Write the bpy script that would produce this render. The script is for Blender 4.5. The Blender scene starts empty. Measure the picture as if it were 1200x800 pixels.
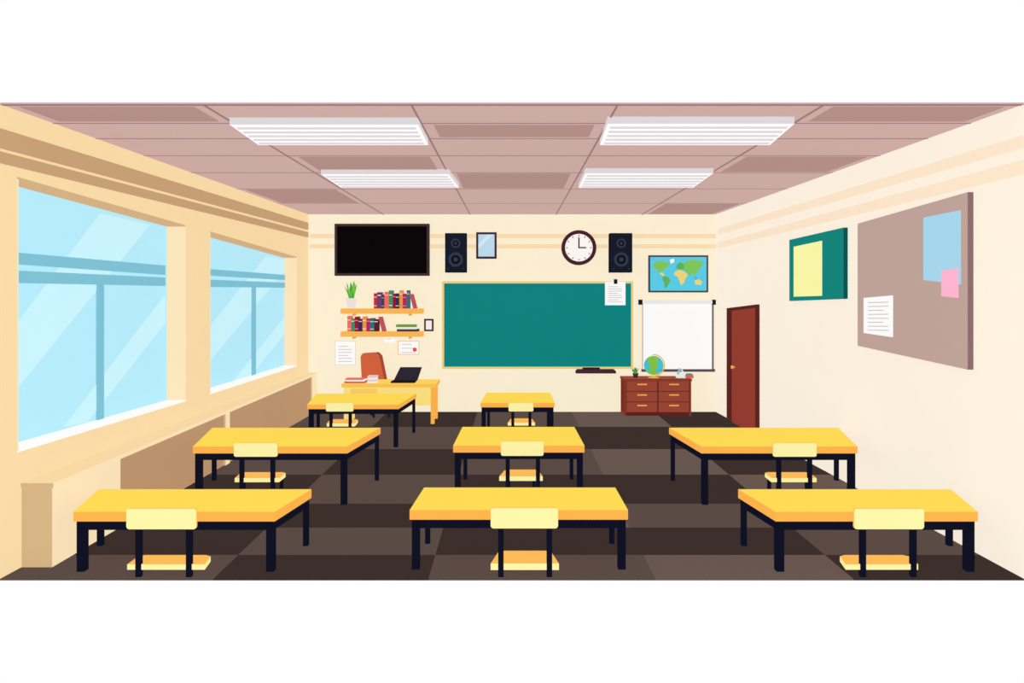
import bpy, bmesh, math, random
from mathutils import Vector, Matrix
random.seed(4)
F=800.0; HY=343.0; HC=2.6; U=HC/335.0
Y0=F*U; X0=600*U; YB=Y0/0.416; XB=574*U; K=(XB-X0)/(YB-Y0); ZC=556*U
EM=0.88; DF=0.16  # every material is partly self-lit in its own colour, in place of lamps
GAP=.002

# ---------- materials ----------
def lin(c):
    c=c/255.0
    return c/12.92 if c<=0.04045 else ((c+0.055)/1.055)**2.4
_m={}
def M(r,g,b,name='paint',em=None,df=None,rough=.85):
    key=(r,g,b,name)
    if key in _m: return _m[key]
    em=EM if em is None else em; df=DF if df is None else df
    m=bpy.data.materials.new(name); m.use_nodes=True
    nt=m.node_tree; p=nt.nodes['Principled BSDF']
    C=(lin(r),lin(g),lin(b),1)
    noise=nt.nodes.new('ShaderNodeTexNoise'); noise.inputs['Scale'].default_value=3.0
    tc=nt.nodes.new('ShaderNodeTexCoord'); nt.links.new(tc.outputs['Object'],noise.inputs['Vector'])
    ramp=nt.nodes.new('ShaderNodeValToRGB')
    ramp.color_ramp.elements[0].color=tuple(min(1,c*0.985) for c in C[:3])+(1,)
    ramp.color_ramp.elements[1].color=tuple(min(1,c*1.015) for c in C[:3])+(1,)
    nt.links.new(noise.outputs['Fac'],ramp.inputs['Fac'])
    sc=nt.nodes.new('ShaderNodeMix'); sc.data_type='RGBA'; sc.blend_type='MULTIPLY'
    sc.inputs[0].default_value=1.0
    nt.links.new(ramp.outputs['Color'],sc.inputs[6]); sc.inputs[7].default_value=(df,df,df,1)
    nt.links.new(sc.outputs[2],p.inputs['Base Color'])
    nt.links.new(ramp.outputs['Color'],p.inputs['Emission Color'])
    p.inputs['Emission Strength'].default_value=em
    p.inputs['Roughness'].default_value=rough
    p.inputs['Specular IOR Level'].default_value=0.0
    _m[key]=m
    return m
def globe_mat():
    m=M(90,200,225,'globe_map'); nt=m.node_tree
    r=[n for n in nt.nodes if n.type=='VALTORGB'][0]; r.color_ramp.interpolation='CONSTANT'
    r.color_ramp.elements[0].color=(lin(70),lin(195),lin(215),1)
    r.color_ramp.elements[1].position=.49; r.color_ramp.elements[1].color=(lin(130),lin(196),lin(70),1)
    n=[n for n in nt.nodes if n.type=='TEX_NOISE'][0]; n.inputs['Scale'].default_value=4.2; n.inputs['Detail'].default_value=1
    return m

# ---------- survey helpers (photo measurements -> real positions on known planes) ----------
def P(px,py,Y): return Vector(((px-600)*Y/F, Y, HC-(py-HY)*Y/F))
def PZ(px,py,Z):
    Y=F*(HC-Z)/(py-HY); return Vector(((px-600)*Y/F,Y,Z))
def W(px,py,side,off=0.0):
    m=abs(px-600)/F; Y=(X0-off-K*Y0)/(m-K)
    return Vector((side*m*Y,Y,HC-(py-HY)*Y/F))
def wallx(Y,off=0): return X0+K*(Y-Y0)-off

class B:
    def __init__(s,name): s.n=name; s.v=[]; s.f=[]; s.mi=[]; s.m=[]; s.sm=[]
    def mid(s,m):
        if m not in s.m: s.m.append(m)
        return s.m.index(m)
    def face(s,pts,m,smooth=False):
        i=len(s.v); s.v+= [Vector(p) for p in pts]; s.f.append(list(range(i,i+len(pts)))); s.mi.append(s.mid(m)); s.sm.append(smooth)
    def hexa(s,a,b,m,side=None,bm=None,sides=None):
        n=len(a); side=side or m
        s.face(a,m); s.face(list(reversed(b)),bm or m)
        for i in range(n):
            j=(i+1)%n
            s.face([a[i],b[i],b[j],a[j]], sides[i] if sides else side)
    def box(s,x0,x1,y0,y1,z0,z1,m,front=None,top=None):
        v=Vector
        s.face([v((x0,y0,z0)),v((x1,y0,z0)),v((x1,y0,z1)),v((x0,y0,z1))],front or m)
        s.face([v((x1,y1,z0)),v((x0,y1,z0)),v((x0,y1,z1)),v((x1,y1,z1))],m)
        s.face([v((x0,y0,z1)),v((x1,y0,z1)),v((x1,y1,z1)),v((x0,y1,z1))],top or m)
        s.face([v((x0,y1,z0)),v((x1,y1,z0)),v((x1,y0,z0)),v((x0,y0,z0))],m)
        s.face([v((x0,y1,z0)),v((x0,y0,z0)),v((x0,y0,z1)),v((x0,y1,z1))],m)
        s.face([v((x1,y0,z0)),v((x1,y1,z0)),v((x1,y1,z1)),v((x1,y0,z1))],m)
    def lathe(s,c,prof,m,n=28,axis='Z'):
        c=Vector(c)
        def pt(r,h,a):
            if axis=='Z': return c+Vector((r*math.cos(a),r*math.sin(a),h))
            if axis=='Y': return c+Vector((r*math.cos(a),h,r*math.sin(a)))
            return c+Vector((h,r*math.cos(a),r*math.sin(a)))
        for k in range(len(prof)-1):
            (r0,h0),(r1,h1)=prof[k],prof[k+1]
            for i in range(n):
                a=2*math.pi*i/n; b=2*math.pi*(i+1)/n
                q=[pt(r0,h0,a),pt(r0,h0,b),pt(r1,h1,b),pt(r1,h1,a)]
                if r0<1e-6: q=q[1:]
                elif r1<1e-6: q=q[:3]
                s.face(q,m,len(prof)>5)
    def disc(s,c,r,h,m,axis='Y',n=32):
        s.lathe(c,[(0,0),(r,0),(r,h),(0,h)],m,n,axis)
    def tube(s,pts,r,m,n=8):
        pts=[Vector(p) for p in pts]; rings=[]
        for i,p in enumerate(pts):
            t=(pts[min(i+1,len(pts)-1)]-pts[max(i-1,0)]).normalized()
            a=t.cross(Vector((0,1,0)))
            if a.length<.1: a=t.cross(Vector((1,0,0)))
            a.normalize(); b=t.cross(a)
            rings.append([p+r*(math.cos(2*math.pi*k/n)*a+math.sin(2*math.pi*k/n)*b) for k in range(n)])
        for i in range(len(rings)-1):
            for k in range(n):
                l=(k+1)%n
                s.face([rings[i][k],rings[i][l],rings[i+1][l],rings[i+1][k]],m,True)
        s.face(list(reversed(rings[0])),m); s.face(rings[-1],m)
    def bw(s,poly,d,m,side=None,base=GAP):
        Y=YB-d; a=[P(x,y,Y) for x,y in poly]; b=[Vector((p.x,YB-base,p.z)) for p in a]
        s.hexa(a,b,m,side)
    def bwr(s,x0,y0,x1,y1,d,m,side=None,base=GAP): s.bw([(x0,y1),(x1,y1),(x1,y0),(x0,y0)],d,m,side,base)
    def sw(s,poly,sd,d,m,side=None,base=GAP):
        a=[W(x,y,sd,d) for x,y in poly]; b=[Vector((sd*wallx(p.y,base),p.y,p.z)) for p in a]
        s.hexa(a,b,m,side)
    def done(s,bevel=0):
        me=bpy.data.meshes.new(s.n); me.from_pydata([tuple(v) for v in s.v],[],s.f)
        for m in s.m: me.materials.append(m)
        for p,i,sm in zip(me.polygons,s.mi,s.sm): p.material_index=i; p.use_smooth=sm
        bm=bmesh.new(); bm.from_mesh(me); bmesh.ops.remove_doubles(bm,verts=bm.verts,dist=1e-5)
        bmesh.ops.recalc_face_normals(bm,faces=bm.faces); bm.to_mesh(me); bm.free()
        o=bpy.data.objects.new(s.n,me); bpy.context.scene.collection.objects.link(o)
        if bevel:
            md=o.modifiers.new('bevel','BEVEL'); md.width=bevel; md.segments=2; md.limit_method='ANGLE'; md.angle_limit=math.radians(50)
        return o

# ---------- colours ----------
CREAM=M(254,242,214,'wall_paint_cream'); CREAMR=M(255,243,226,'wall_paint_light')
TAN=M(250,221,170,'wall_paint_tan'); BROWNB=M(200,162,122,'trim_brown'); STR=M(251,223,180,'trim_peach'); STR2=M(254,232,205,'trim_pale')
CEIL=M(198,166,160,'ceiling_tile',em=.97); CEILD=M(172,138,132,'ceiling_tile_dark',em=.97); GRID=M(155,120,120,'ceiling_grid')
F1=M(60,48,45,'carpet_dark'); F2=M(91,76,70,'carpet_mid'); F3=M(104,88,81,'carpet_light')
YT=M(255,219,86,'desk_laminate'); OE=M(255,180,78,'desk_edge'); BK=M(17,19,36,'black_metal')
LY=M(254,244,168,'chair_shell'); SO=M(255,190,92,'chair_seat')
WHITE=M(255,255,255,'white_paint'); GREY=M(190,190,195,'print_grey')
LG=M(222,216,220,'louvre_grey'); DK=M(28,24,30,'dark_plastic')

# ---------- room ----------
T=0.015
b=B('floor')
cols=[-600,-350,-98,168,400,600]; rowsy=[678,650,618,590,556,526,500,482.4]
pat=[[1,0,1,2,0],[0,1,0,0,1],[1,0,2,1,0],[0,1,0,0,2],[1,0,1,2,0],[0,1,0,0,1],[1,0,1,2,0]]
FM=[F1,F2,F3]
for r in range(7):
    ya=2080/(rowsy[r]-HY); yb=2080/(rowsy[r+1]-HY)
    if r==0: ya=Y0
    if r==6: yb=YB+.15
    for c in range(5):
        def xx(k,Y):
            if k==0: return -wallx(Y)-.35
            if k==5: return wallx(Y)+.15
            return cols[k]*U
        b.hexa([Vector((xx(c,ya),ya,0)),Vector((xx(c+1,ya),ya,0)),Vector((xx(c+1,yb),yb,0)),Vector((xx(c,yb),yb,0))],
               [Vector((xx(c,ya),ya,-T)),Vector((xx(c+1,ya),ya,-T)),Vector((xx(c+1,yb),yb,-T)),Vector((xx(c,yb),yb,-T))],FM[pat[r][c]])
b.done()
b=B('ceiling')
cc=[-600,-362,-118,124,366,600]; cy=[122,144,162,182,202,221,238,251.1]
dark={(0,0),(0,4),(1,2),(3,1),(3,4),(4,2),(5,0),(6,4)}
Ys=[ (ZC-HC)*F/(HY-y) for y in cy]; Ys[0]=Y0; Ys[-1]=YB
for r in range(7):
    for c in range(5):
        def xx(k,Y): return -wallx(Y) if k==0 else wallx(Y) if k==5 else cc[k]*U
        ya,yb=Ys[r],Ys[r+1]
        A=[Vector((xx(c,ya),ya,ZC)),Vector((xx(c+1,ya),ya,ZC)),Vector((xx(c+1,yb),yb,ZC)),Vector((xx(c,yb),yb,ZC))]
        b.hexa(A,[p+Vector((0,0,T)) for p in A],CEIL)
        if (r,c) in dark:
            ce=sum(A,Vector())/4
            A2=[Vector((p.x+(.12 if p.x<ce.x else -.12),p.y+(.08 if p.y<ce.y else -.08),ZC-.006)) for p in A]
            b.hexa(A2,[p+Vector((0,0,.01)) for p in A2],CEILD)
for k in range(1,5):
    b.box(cc[k]*U-.008,cc[k]*U+.008,Y0,YB,ZC-.010,ZC+.001,GRID)
for Y in Ys[:-1]:
    yy=Y+.001
    b.box(-wallx(Y)+.0,wallx(Y)-.0,yy,yy+(.018 if Y>Y0+.1 else .04),ZC-.004,ZC+.001,GRID)
b.done()
b=B('wall_back'); b.box(-XB-.3,XB+.15,YB,YB+.15,0,ZC+T,CREAM); b.done()
b=B('wall_right')
A=[Vector((wallx(Y0),Y0,0)),Vector((wallx(YB),YB,0)),Vector((wallx(YB),YB,ZC)),Vector((wallx(Y0),Y0,ZC))]
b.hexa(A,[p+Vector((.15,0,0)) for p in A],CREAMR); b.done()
REC=0.30
w1=[W(20,207,-1),W(218,264,-1),W(218,470,-1),W(20,530,-1)]
w2=[W(246,271,-1),W(348,301,-1),W(348,429,-1),W(246,462,-1)]
b=B('wall_left')
def seg(p0,p1,z00,z01,z10,z11):
    A=[Vector((-wallx(p0),p0,z00)),Vector((-wallx(p1),p1,z10)),Vector((-wallx(p1),p1,z11)),Vector((-wallx(p0),p0,z01))]
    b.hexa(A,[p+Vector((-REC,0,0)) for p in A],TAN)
y1a,y1b,y2a,y2b=w1[0].y,w1[1].y,w2[0].y,w2[1].y
seg(Y0,y1a,0,ZC,0,ZC); seg(y1b,y2a,0,ZC,0,ZC); seg(y2b,YB,0,ZC,0,ZC)
for w in (w1,w2):
    seg(w[0].y,w[1].y,w[0].z,ZC,w[1].z,ZC); seg(w[0].y,w[1].y,0,w[3].z,0,w[2].z)
b.done()
GL=M(178,231,248,'window_glass',rough=.2,em=.95); GS=M(197,239,251,'painted_glass_reflection',em=.95); BAR=M(128,196,216,'window_bar')  # GS: glass reflections painted as paler diagonal streaks
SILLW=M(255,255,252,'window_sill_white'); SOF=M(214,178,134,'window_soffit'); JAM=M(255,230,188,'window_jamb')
def window(name,w,bars,mull,streaks):
    b=B(name)
    O=[p.copy() for p in w]; off=-REC+.04
    inn=[Vector((-wallx(p.y,off),p.y,p.z)) for p in O]
    b.hexa(inn,[p+Vector((-.02,0,0)) for p in inn],GL)
    def lin_(p,q,dv,m):
        a=[p,q,Vector((-wallx(q.y,off),q.y,q.z)),Vector((-wallx(p.y,off),p.y,p.z))]
        b.hexa(a,[v+Vector(dv) for v in a],m)
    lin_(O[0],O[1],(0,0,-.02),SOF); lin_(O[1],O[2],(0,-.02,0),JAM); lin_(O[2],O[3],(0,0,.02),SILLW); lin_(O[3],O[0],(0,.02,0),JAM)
    def g(poly,o,m):
        a=[W(x,y,-1,off+o) for x,y in poly]; c=[Vector((-wallx(p.y,off),p.y,p.z)) for p in a]; b.hexa(a,c,m)
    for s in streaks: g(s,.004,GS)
    for s in bars: g(s,.03,BAR)
    for s in mull: g(s,.025,BAR)
    b.done()
window('window_1',w1,
  [[(0,294),(194,311),(194,322),(0,308)],[(0,316),(194,325),(194,335),(0,331)]],
  [[(115,333),(122,333),(122,492),(115,494)]],
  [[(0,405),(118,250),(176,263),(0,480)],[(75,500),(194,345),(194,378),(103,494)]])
window('window_2',w2,
  [[(232,314),(334,322),(334,328),(232,322)],[(232,327),(334,331),(334,337),(232,336)]],
  [[(296,336),(300,336),(300,444),(296,445)]],
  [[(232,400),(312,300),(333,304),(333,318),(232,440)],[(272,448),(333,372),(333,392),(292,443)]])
b=B('trim_1'); b.sw([(0,150),(361.5,261),(361.5,269),(0,172)],-1,.05,BROWNB); b.done()
b=B('trim_2'); b.sw([(0,177),(361.5,272),(361.5,278),(0,190)],-1,.04,BROWNB); b.done()
b=B('trim_3'); b.bwr(363,274,839,279,.02,STR); b.bwr(363,286,839,291,.02,STR); b.done()
b=B('trim_4'); b.sw([(1199,158),(1199,173),(841,275),(841,268)],1,.02,STR2); b.sw([(1199,187),(1199,204),(841,291),(841,284)],1,.02,STR2); b.done()
RC1=M(254,230,188,'cover_cream'); RC2=M(190,150,112,'cover_panel_brown'); RC3=M(214,180,134,'cover_end'); RC4=M(248,218,166,'cover_top')
b=B('radiator_cover')
ya=W(25,566,-1).y; yb=YB-.005
def cx(Y,o=0):
    t=(Y-ya)/(yb-ya); return -wallx(Y)+(.30+(.20-.30)*t)-o
def cz(Y): t=(Y-ya)/(yb-ya); return .80+.062*t
def cyl_(px):
    lo,hi=ya,yb
    for _ in range(40):
        m=(lo+hi)/2
        if 600+F*cx(m)/m<px: lo=m
        else: hi=m
    return lo
def cseg(y0,y1,o,z0,dz,m,end=None,top=None):
    a=[Vector((-wallx(y0)+.002,y0,z0)),Vector((cx(y0,o),y0,z0)),Vector((cx(y1,o),y1,z0)),Vector((-wallx(y1)+.002,y1,z0))]
    c=[Vector((p.x,p.y,cz(p.y)-dz)) for p in a]
    b.hexa(a,c,m,bm=top,sides=[end or m,m,m,m])
LT=.045
ends=[(62,142,0),(142,265,1),(265,270,0),(270,366,1),(366,372,0)]
for p0,p1,rec in ends:
    q0=ya if p0==62 else cyl_(p0); q1=yb if p1==372 else cyl_(p1)
    cseg(q0,q1,.035 if rec else 0.008,0,LT,RC2 if rec else RC1,end=RC3)
a=[Vector((-wallx(ya)+.002,ya-.01,cz(ya)-LT)),Vector((cx(ya)+.01,ya-.01,cz(ya)-LT)),Vector((cx(yb)+.01,yb,cz(yb)-LT)),Vector((-wallx(yb)+.002,yb,cz(yb)-LT))]
b.hexa(a,[p+Vector((0,0,LT)) for p in a],RC1,bm=RC4,sides=[RC3,RC1,RC1,RC1]); b.done()

# ---------- ceiling lights ----------
def fixture(n0,n1,yn,f0,f1,yf):
    b=B('ceiling_light'); Z=ZC-.07
    A=[PZ(n0,yn,Z),PZ(n1,yn,Z),PZ(f1,yf,Z),PZ(f0,yf,Z)]
    b.hexa(A,[p+Vector((0,0,.07)) for p in A],M(250,248,250,'light_diffuser',em=.97),LG)
    for i in range(5):
        t=(i+.6)/5.4; t2=t+.05
        L0=A[0].lerp(A[3],t); R0=A[1].lerp(A[2],t); L1=A[0].lerp(A[3],t2); R1=A[1].lerp(A[2],t2)
        q=[L0.lerp(R0,.02),R0.lerp(L0,.02),R1.lerp(L1,.02),L1.lerp(R1,.02)]
        q=[p+Vector((0,0,-.012)) for p in q]
        b.hexa(q,[p+Vector((0,0,.014)) for p in q],LG)
    b.done()
fixture(269,490,146,303,502,170); fixture(712,931,145,703,902,170)
fixture(376,526,204,400,538,220); fixture(686,836,203,678,812,220)

# ---------- desks ----------
def desk(fl,fr,yf,bl,br,yb,t,th=.09,lw=.07):
    b=B('student_desk')
    A=[PZ(fl,yf,t),PZ(fr,yf,t),PZ(br,yb,t),PZ(bl,yb,t)]
    lo=[p-Vector((0,0,th)) for p in A]
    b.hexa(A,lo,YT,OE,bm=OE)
    c=sum(A,Vector())/4
    def ins(q,d):
        return [Vector((p.x+(d if p.x<c.x else -d),p.y+(d if p.y<c.y else -d),p.z)) for p in q]
    G=ins(lo,.018); H=ins(lo,.065); ah=.085
    for i in range(4):
        j=(i+1)%4
        q=[G[i],G[j],H[j],H[i]]
        b.hexa(q,[p-Vector((0,0,ah)) for p in q],BK)
    for i,p in enumerate(G):
        w=lw if i<2 else .05
        x0,x1=(p.x,p.x+w) if p.x<c.x else (p.x-w,p.x)
        y0,y1=(p.y,p.y+w) if p.y<c.y else (p.y-w,p.y)
        b.box(x0,x1,y0,y1,0,lo[0].z-.01,BK)
    b.done()
t1=.565;t2=.72
desk(480,736,597.5,497,721,571,t1); desk(86,322,599.5,116,365,573,t1); desk(909,1146,599.5,865,1114,573,t1)
desk(531,685,522,542,673,500,t2,.085); desk(226,407,523,249,446,501,t2,.085); desk(822,1005,523,784,982,501,t2,.085)
desk(563,650,472,570,645,460,t2,.075); desk(360,467,474,371,488,461,t2,.075)

# ---------- chairs ----------
def chair(bl,br,bt,bb,sl,sr,sy,fl,fr,fy,Y,th=.02,pw=.05):
    b=B('classroom_chair')
    p0=P(bl,bb,Y); p1=P(br,bt,Y); thk=.022
    w=p1.x-p0.x; h=p1.z-p0.z; r=h*.14
    outl=[]
    for cx_,cz_,a0 in ((w-r,h-r,0),(r,h-r,90),(r,r,180),(w-r,r,270)):
        for k in range(4):
            a=math.radians(a0+30*k); outl.append((cx_+r*math.cos(a),cz_+r*math.sin(a)))
    A=[Vector((p0.x+x,Y,p0.z+z)) for x,z in outl]
    b.hexa(A,[p+Vector((0,thk,0)) for p in A],LY,SO,bm=LY)
    zs=HC-(sy-HY)*(Y+.03)/F
    S0=PZ(sl,sy,zs);S1=PZ(sr,sy,zs);S2=PZ(fr,fy,zs);S3=PZ(fl,fy,zs)
    S=[S0,S1,S1.lerp(S2,.85),S2.lerp(S3,.08),S3.lerp(S2,.08),S0.lerp(S3,.85)]
    b.hexa(S,[p-Vector((0,0,th)) for p in S],SO,LY)
    wb=p1.x-p0.x
    xs=[p0.x+wb*.11,p1.x-wb*.11-pw*.7]
    for x in xs:
        b.box(x,x+pw,Y+thk-.002,Y+thk+.035,0,p0.z+h*.6,BK)
    lw=pw*.75
    for q,s in ((S3,1),(S2,-1)):
        x=q.x+s*.03; x0,x1=sorted((x,x+s*lw)); 
        b.box(x0,x1,q.y-.07,q.y-.07+lw,0,zs-th+.002,BK)
    for x,q,s in ((xs[0],S3,1),(xs[1],S2,-1)):
        x2=q.x+s*.03+(0 if s>0 else -lw)
        a=[Vector((x,Y+.04,zs-th)),Vector((x+lw,Y+.04,zs-th)),Vector((x2+lw,q.y-.05,zs-th)),Vector((x2,q.y-.05,zs-th))]
        b.hexa(a,[p-Vector((0,0,.02)) for p in a],BK)
    b.done()
Ya=6.225
chair(575,654,595,619,575,655,660,585,645,645,Ya,th=.06)
chair(148,230,596,620,149,240,661,164,248,650,Ya,th=.05)
chair(1001,1083,596,620,991,1076,661,983,1064,650,Ya,th=.05)
Yc=8.27
chair(587,637,517,534,585,636,558,592,630,550,Yc,th=.055)
chair(274,325,519,535,275,327,560,283,336,553,8.23,th=.05)
chair(906,957,519,535,904,957,560,895,948,553,8.23,th=.05)
chair(596,625,472,482,595,627,495,599,623,490,11.45,th=.05)
chair(382,414,472,482,383,416,496,387,420,491,11.35,th=.05)

# ---------- back wall objects ----------
b=B('television'); FRT=M(66,48,50,'tv_frame')
b.bwr(392,262,503,323,.10,FRT,DK); b.bwr(395,265,500,320,.108,M(12,7,9,'tv_screen'),base=.05); b.done()
def speaker(x0,x1):
    b=B('loudspeaker'); NV=M(25,28,42,'speaker_cabinet'); N2=M(50,56,78,'speaker_cone'); N3=M(14,15,24,'speaker_dark')
    b.bwr(x0,273,x1,319,.25,NV,M(15,16,26,'speaker_side')); Y=YB-.25; cx_=(x0+x1)/2
    for cy_,r in ((285,5.5),(304,8.5)):
        c=P(cx_,cy_,Y); R=r*Y/F
        b.lathe(c+Vector((0,.0,0)),[(R,.0),(R,-.02),(R*.85,-.02),(R*.8,-.008),(R*.35,-.004),(R*.3,-.02),(0,-.022)],N2,28,'Y')
        b.disc(c+Vector((0,-.012,0)),R*.62,.008,N3,'Y')
        b.disc(c+Vector((0,-.022,0)),R*.28,.012,N2,'Y')
    for sx in (-9,9): b.disc(P(cx_+sx,315,Y)+Vector((0,-.006,0)),.015,.01,N2)
    b.done()
speaker(521.5,546.5); speaker(715,741)
b=B('picture_frame'); b.bwr(558,272,582,303,.05,M(62,38,50,'frame_dark')); b.bwr(560.5,274.5,579.5,300.5,.055,M(190,220,240,'picture_blue'),base=.02)
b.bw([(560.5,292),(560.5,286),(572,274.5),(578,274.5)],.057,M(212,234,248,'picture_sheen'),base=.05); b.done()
b=B('round_clock'); c=P(678.5,290,YB-.07); s=c.y/F
b.lathe(c,[(20.5*s,.068),(20.5*s,.01),(19.5*s,0),(17*s,0),(16.2*s,.02),(16.2*s,.068)],M(74,34,44,'clock_rim'),48,'Y')
b.disc(c+Vector((0,.02,0)),16.6*s,.048,M(254,250,244,'clock_face'),'Y',48)
for k in range(12):
    a=k*math.pi/6; d=Vector((math.cos(a),0,math.sin(a))); e=Vector((-d.z,0,d.x)); q=c+Vector((0,.012,0))
    A=[q+d*13.3*s-e*.5*s,q+d*15*s-e*.5*s,q+d*15*s+e*.5*s,q+d*13.3*s+e*.5*s]; b.hexa(A,[p+Vector((0,.01,0)) for p in A],M(74,34,44,'clock_rim'))
Y=c.y+.005
b.box(c.x-.75*s,c.x+.75*s,Y,Y+.02,c.z-.7*s,c.z+12*s,M(74,34,44,'clock_rim')); b.box(c.x-.7*s,c.x+8.5*s,Y,Y+.02,c.z-.75*s,c.z+.75*s,M(74,34,44,'clock_rim'))
b.done()
b=B('chalkboard'); FR=M(232,208,128,'chalkboard_frame')
b.bwr(518,329.5,742,432,.05,FR); b.bwr(520.5,332,739.5,429.5,.056,M(17,132,130,'chalkboard_surface'),base=.03); b.done()
b=B('chalk_tray'); b.bw([(675,435),(677,433),(720,433),(722,435),(722,437.5),(675,437.5)],.14,M(70,40,52,'tray_plum')); b.bwr(683,430.6,703,433.4,.12,M(50,30,42,'eraser'),base=.065); b.done()
def letter(name,x0,y0,x1,y1,d,base,lines=6,mat=None,out=None):
    b=B(name)
    if out: b.bwr(x0-.8,y0-.8,x1+.8,y1+.8,d-.002,out,base=base)
    b.bwr(x0,y0,x1,y1,d,mat or WHITE,base=base)
    for i in range(lines):
        y=y0+(y1-y0)*(.2+.65*i/max(1,lines-1)); xe=x1-(x1-x0)*(.16 if i%3 else .35)
        b.bwr(x0+(x1-x0)*.16,y,xe,y+.7,d+.002,GREY,base=base)
    return b
b=letter('pinned_notice',709,330,733,357.5,.064,.0565,8); b.bwr(719.5,327,723.5,332.5,.074,DK,base=.058); b.done()
letter('paper_notice',393,400,416,427,.008,GAP,6,out=M(232,222,205,'paper_edge')).done()
b=letter('certificate',467,400,490.5,414.5,.008,GAP,3,out=M(240,190,140,'certificate_edge')); c=P(486,409.5,YB-.014); b.disc(c,.045,.01,M(226,84,70,'seal_red')); b.done()
b=letter('sticky_note',450.5,395.5,463,401,.007,GAP,1); b.done()
b=B('small_picture_frame'); b.bwr(497,373.5,508,388,.03,M(66,42,52,'frame_dark2')); b.bwr(499,375.5,506,386,.034,M(248,240,240,'frame_card'),base=.02); b.done()
b=B('world_map_poster'); b.bwr(760,299,830,342.5,.04,M(70,62,80,'map_frame')); b.bwr(762,301,828,340.5,.045,M(92,206,232,'map_sea'),base=.03)
G1=M(128,200,92,'map_green');G2=M(240,214,120,'map_yellow');G3=M(96,180,100,'map_green2')
for poly,m in [([(765,309),(770,306),(778,306),(785,308),(783,312),(779,315),(776,318),(773,320),(770,316),(766,313)],G1),
 ([(773,320),(776,319),(779,322),(777,324)],G2),
 ([(777,323),(782,324),(786,328),(784,332),(781,337),(779,337),(778,331),(776,326)],G3),
 ([(785,304),(790,303),(790,307),(786,309)],WHITE),
 ([(791,318),(797,316),(802,318),(806,322),(803,327),(801,332),(798,334),(796,328),(794,324),(790,322)],G2),
 ([(792,314),(793,310),(797,307),(801,309),(802,315),(797,316)],G3),
 ([(802,315),(801,308),(806,305),(813,304),(821,306),(825,308),(822,311),(820,315),(817,319),(814,323),(811,320),(809,324),(806,320),(803,318)],G1),
 ([(814,329),(819,327),(823,330),(821,334),(815,333)],G2),([(813,323),(816,325),(818,326),(815,327)],G3)]:
    b.bw(poly,.048,m,base=.04)
b.done()
b=B('projection_screen'); b.bwr(753,354,836.5,433,.03,WHITE,M(190,185,190,'screen_edge')); b.bwr(834.3,354,836.5,433,.034,M(120,105,110,'screen_edge2')); b.bwr(752.6,354,753.8,433,.034,M(200,190,196,'screen_edge3'))
b.bwr(749.5,351.5,839,356,.09,M(236,234,238,'screen_case')); b.bwr(749,351,753,357,.1,DK); b.bwr(835,351,839,357,.1,DK); b.bwr(752,432.5,838,435.5,.05,M(90,78,84,'screen_bar')); b.done()
def shelf(y):
    b=B('bookshelf'); Y=YB-.32
    p0=P(399,y+6,Y); p1=P(494.5,y,Y)
    b.box(p0.x,p1.x,Y,YB-GAP,p0.z,p1.z,OE,front=M(250,184,88,'shelf_front'),top=M(255,204,110,'shelf_top'))
    for px in (414,480):
        q=P(px,y+6,YB-.2); b.box(q.x-.02,q.x+.02,YB-.2,YB-GAP,q.z-.04,q.z+.002,M(235,160,70,'shelf_bracket'))
    b.done(); return p1.z
z1=shelf(361.5); z2=shelf(388.5)
BC=[(196,44,74),(110,62,110),(58,70,84),(240,110,100),(70,140,104),(150,24,56),(60,44,84),(232,150,70),(176,40,90),(50,110,130),(90,30,50),(206,196,180)]
def books(name,x0,x1,z,hmin,hmax,lean,cols):
    b=B(name); Y=YB-.26; x=x0; i=0; z+=.001
    while x<x1-2:
        w=random.choice([3.2,4,4.6,5.2]); h=random.uniform(hmin,hmax)*Y/F
        a=(x-600)*Y/F; c=(x+w-.4-600)*Y/F; m=M(*cols[i%len(cols)],'book_cover')
        b.box(a,c,Y,YB-.05,z,z+h,m)
        bc=[(250,210,120),(255,235,215),(190,150,170)][i%3]
        for k in ((.78,) if i%2 else (.15,.72)): b.box(a+.004,c-.004,Y-.003,Y+.01,z+h*k,z+h*k+.018,M(*bc,'book_band'))
        x+=w; i+=1
    if lean:
        a=(x-600)*Y/F; h=17*Y/F; w=3.6*Y/F; d=-.26*h
        A=[Vector((a-d,Y,z)),Vector((a-d+w,Y,z)),Vector((a+w,Y,z+h)),Vector((a,Y,z+h))]
        b.hexa(A,[p+Vector((0,.2,0)) for p in A],M(190,84,90,'book_cover'))
    b.done()
books('row_of_books',438,481,z1,16,22.5,True,BC)
books('row_of_books',407,445,z2,14,19,True,BC[3:]+BC[:3])
b=B('stack_of_books'); Y=YB-.28; z=z2+.001
for x0,x1,h,cm in ((465,490,.05,(60,66,78)),(466,488,.045,(240,236,225)),(464,487,.05,(120,150,70))):
    b.box((x0-600)*Y/F,(x1-600)*Y/F,Y,YB-.06,z,z+h,M(*cm,'book_cover')); z+=h
b.done()
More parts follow.
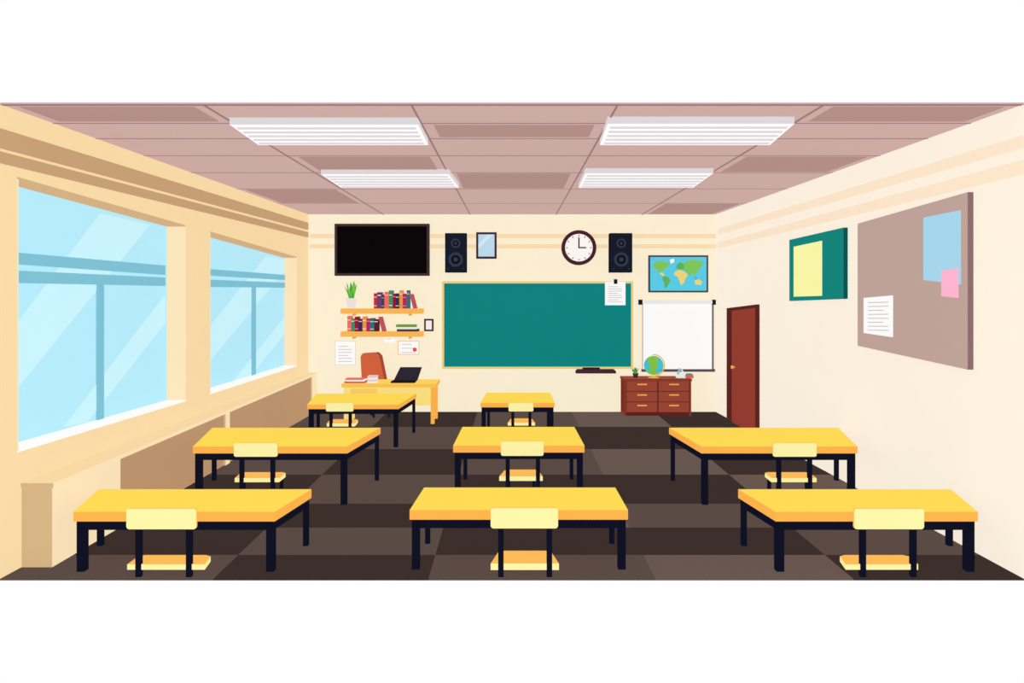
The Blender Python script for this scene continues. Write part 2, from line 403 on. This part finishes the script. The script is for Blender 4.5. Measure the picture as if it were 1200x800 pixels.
def leafplant(name,c,potr,poth,leaves,lh,pot,green,green2,spread=.5,lw=.03):
    b=B(name); c=Vector(c)
    b.lathe(c,[(0,0),(potr*.72,0),(potr,poth*.85),(potr*1.1,poth*.85),(potr*1.1,poth),(potr*.9,poth),(0,poth*.9)],pot,20)
    for i in range(leaves):
        a=i*2.399; sp=spread*(.25+.75*((i*37)%10)/10); h=lh*(.65+.35*((i*53)%10)/10)
        d=Vector((math.cos(a),math.sin(a)*.4,0)); e=Vector((-d.y,d.x,0))+Vector((.6,0,0)); e.normalize(); prev=None
        for k in range(6):
            t=k/5; w=lw*math.sin(math.pi*(.25+.75*t))+.001; p=c+Vector((0,0,poth*.85))+d*(potr*.3+lh*sp*t**1.6)+Vector((0,0,h*t))
            cur=(p-e*w,p+e*w)
            if prev: b.face([prev[0],prev[1],cur[1],cur[0]],green if i%2 else green2)
            prev=cur
    b.done()
Y=YB-.17
leafplant('potted_plant',(P(411.5,361,Y).x,Y,z1+.001),.115,.22,15,.43,M(240,228,224,'pot_white'),M(120,200,66,'leaf'),M(72,160,62,'leaf_dark'),.32,.045)

# ---------- teacher's desk ----------
b=B('teacher_desk'); yf,yb_=13.5,14.22; zt=.80
x0=(400-600)*yf/F; x1=(511-600)*yf/F
TY=M(255,214,96,'teacher_desk_top'); PL=M(255,226,130,'teacher_desk_panel')
b.box(x0,x1,yf,yb_,zt-.07,zt,OE,front=M(255,196,84,'teacher_desk_edge'),top=TY)
b.box(x0+.04,x0+.11,yf+.04,yb_-.04,0,zt-.07,PL); b.box(x1-.11,x1-.04,yf+.04,yf+.11,0,zt-.07,OE); b.box(x1-.11,x1-.04,yb_-.11,yb_-.04,0,zt-.07,OE)
b.box(x0+.11,x0+.75,yf+.06,yb_-.06,.25,zt-.07,PL)
b.box(x0+.11,x1-.11,yf+.08,yf+.11,.36,zt-.07,PL)
for k in range(3): b.box(x0+.17,x0+.69,yf+.045,yf+.06,.29+k*.145,.41+k*.145,M(255,206,100,'drawer_front'))
b.done()
zt+=.001
b=B('laptop'); Y=13.75; c0=P(459,443,Y).x; c1=P(487,443,Y).x
b.box(c0,c1,Y-.13,Y+.13,zt,zt+.025,DK); a=[Vector((c0+.02,Y+.12,zt+.02)),Vector((c1+.02,Y+.12,zt+.02)),Vector((c1+.10,Y+.2,zt+.28)),Vector((c0+.14,Y+.2,zt+.28))]
b.hexa(a,[p+Vector((0,.02,0)) for p in a],M(44,40,52,'laptop_lid')); b.done()
b=B('stack_of_papers'); Y=13.7; xa=P(405,440,Y).x; xb=P(429,440,Y).x
b.box(xa,xb,Y-.1,Y+.15,zt,zt+.035,M(214,90,80,'folder_red')); b.box(xa+.03,xb-.02,Y-.1,Y+.14,zt+.035,zt+.06,WHITE); b.box(xa+.01,xb-.05,Y-.08,Y+.12,zt+.06,zt+.085,M(232,120,96,'folder_orange'))
xc=P(431,440,Y).x; xd=P(442,440,Y).x
for k in range(4): b.box(xc+.008*(k%2),xd-.008*((k+1)%2),Y-.08,Y+.12,zt+k*.035,zt+.033+k*.035,M(246,238,236,'book_white') if k%2==0 else M(226,205,205,'book_blush'))
b.done()
b=B('office_chair'); OC=M(208,98,62,'upholstery_orange'); OD=M(170,72,48,'upholstery_edge'); GM=M(96,92,104,'grey_metal')
Y=14.36; pts=[(424,443),(421.5,418),(424,414),(440,413),(444,417),(452,443)]
A=[P(x,y,Y) for x,y in pts]; A=[Vector((p.x,p.y+.12*(p.z-.8),p.z-(.18 if p.z<.9 else 0))) for p in A]
b.hexa(A,[p+Vector((.05,.09,.0)) for p in A],OC,OD)
cx_=-2.72
b.box(cx_-.32,cx_+.26,13.95+.32,14.62,.45,.54,OC); b.disc((cx_,14.4,.14),.035,.33,GM,'Z',14)
for k in range(5):
    a=math.radians(18+72*k); d=Vector((math.cos(a),math.sin(a)*.85,0)); c=Vector((cx_,14.4,.12))
    b.tube([c+Vector((0,0,.04)),c+d*.14+Vector((0,0,.03)),c+d*.27+Vector((0,0,-.03))],.022,GM); b.lathe(c+d*.27+Vector((-.02,0,-.08)),[(0,0),(.04,0),(.04,.04),(0,.04)],DK,14,'X')
for sx in (-.34,.26): b.box(cx_+sx,cx_+sx+.04,14.35,14.55,.54,.72,GM)
b.done(.01)

# ---------- dresser ----------
b=B('chest_of_drawers'); yf=14.4; zt=.785; DB=M(134,58,44,'dresser_wood'); DD=M(92,36,32,'dresser_gap'); DL=M(154,70,52,'drawer_wood'); HB=M(240,176,90,'handle_brass')
x0=(732-600)*yf/F; x1=(810-600)*yf/F; yk=YB-.01
b.box(x0,x1,yf+.02,yk,.06,zt-.04,DD); b.box(x0-.015,x1+.015,yf-.015,yk,zt-.045,zt,DB,top=M(160,78,58,'dresser_top')); b.box(x0+.03,x1-.03,yf+.05,yk,0,.06,DD)
b.box(x0,x0+.03,yf,yk,0,zt-.04,DB); b.box(x1-.03,x1,yf,yk,0,zt-.04,DB)
xm=(x0+x1)/2
for c0,c1 in ((x0+.045,xm-.015),(xm+.015,x1-.045)):
    for k in range(3):
        za=.085+k*.222; b.box(c0,c1,yf,yf+.03,za,za+.205,DL)
        m=(c0+c1)/2; b.box(m-.10,m+.10,yf-.03,yf-.015,za+.13,za+.155,HB)
        for s in (-.09,.08): b.box(m+s,m+s+.012,yf-.02,yf+.002,za+.134,za+.15,HB)
b.done()
zt+=.001
b=B('desk_globe'); Y=14.62; c=P(766,428,Y); r=.205; GM_=globe_mat(); ST=M(244,178,80,'globe_stand')
b.lathe(c,[(r*math.sin(math.pi*k/16) if 0<k<16 else 0,-r*math.cos(math.pi*k/16)) for k in range(17)],GM_,32)
pts=[]
for k in range(0,15):
    a=math.radians(-100+ k*14); pts.append(c+Vector((math.cos(a)*(r+.026),0,math.sin(a)*(r+.026))))
b.tube(pts,.012,ST)
b.lathe((c.x,Y,zt),[(0,0),(.12,0),(.12,.008),(.03,.016),(.018,.02),(.018,max(.022,c.z-r-.02-zt)),(0,max(.022,c.z-r-.02-zt))],ST,24)
b.done()
leafplant('small_potted_plant',(P(745,440,14.6).x,14.62,zt),.06,.09,9,.16,M(70,42,48,'pot_dark'),M(96,166,70,'leaf'),M(70,140,60,'leaf_dark'),.6,.03)
b=B('desk_microscope'); x=P(797,440,14.6).x; SM=M(225,235,240,'scope_white'); b.box(x-.08,x+.10,14.52,14.66,zt,zt+.03,SM)
b.tube([(x+.06,14.6,zt+.03),(x+.08,14.6,zt+.1),(x+.03,14.6,zt+.17)],.016,SM); b.tube([(x-.05,14.6,zt+.07),(x+.0,14.6,zt+.2)],.024,M(150,190,215,'scope_blue')); b.done()
b=B('pencil_box'); x=P(808,440,14.6).x; b.box(x-.07,x+.06,14.5,14.68,zt,zt+.06,M(220,100,80,'box_red')); b.box(x-.06,x+.05,14.51,14.67,zt+.06,zt+.085,M(90,140,150,'box_lid')); b.done()

# ---------- right wall objects ----------
b=B('door_1'); D1=M(92,38,34,'door_frame'); D2=M(150,62,50,'door_leaf')
def slab(pxa,pya,pxb,pyb,off,m,zlo=0.0,side=None,base=0.0):
    a=W(pxa,pya,1,off); c=W(pxb,pyb,1,off)
    A=[a,c,Vector((c.x,c.y,zlo)),Vector((a.x,a.y,zlo))]
    b.hexa(A,[Vector((wallx(p.y,base),p.y,p.z)) for p in A],m,side)
slab(851.5,361,887,356.5,.05,D1); slab(857.5,364,885,360.5,.075,D2,.01,side=D1,base=.04)
b.lathe(W(861,430,1,.075),[(0,-.07),(.03,-.07),(.035,-.04),(.015,-.03),(.015,0),(0,0)],M(230,180,90,'door_knob'),16,'X')
b.done()
b=B('green_notice_board'); b.sw([(925,281),(988.5,266.5),(988.5,350),(925,352.5)],1,.06,M(22,134,126,'board_teal'),M(14,84,84,'board_side'))
b.sw([(930,289),(963,282),(963,346.5),(930,347.5)],1,.066,M(252,250,172,'paper_yellow'),base=.05); b.done()
b=B('pin_board'); b.sw([(1005,262),(1134,225),(1134,433),(1005,405)],1,.06,M(192,164,154,'pinboard_felt'),M(140,108,108,'pinboard_edge'))
b.sw([(1082,255),(1125.5,246),(1125.5,333),(1082,328)],1,.066,M(166,216,238,'paper_blue'),base=.05)
b.sw([(1103,317),(1122,314),(1122,349),(1103,347)],1,.072,M(255,182,210,'paper_pink'),base=.05)
b.sw([(1012,349),(1046,346),(1046,395),(1012,390)],1,.066,WHITE,base=.05)
for i in range(8):
    y=354+i*4.6; xe=1041-(6 if i%3==2 else 0); b.sw([(1017,y),(xe,y-.6+i*.13),(xe,y+.3+i*.13),(1017,y+.9)],1,.069,GREY,base=.06)
b.done()

# ---------- world, camera ----------
w=bpy.data.worlds.new('sky_white'); bpy.context.scene.world=w; w.use_nodes=True
w.node_tree.nodes['Background'].inputs[0].default_value=(1,1,1,1); w.node_tree.nodes['Background'].inputs[1].default_value=1.0
sc=bpy.context.scene; sc.view_settings.view_transform='Standard'; sc.view_settings.look='None'
cd=bpy.data.cameras.new('camera'); cam=bpy.data.objects.new('camera',cd); sc.collection.objects.link(cam)
cam.location=(0,0,HC); cam.rotation_euler=(math.radians(90),0,0); cd.sensor_width=36; cd.lens=24; cd.shift_y=-(400-HY)/1200; cd.clip_end=100
sc.camera=cam
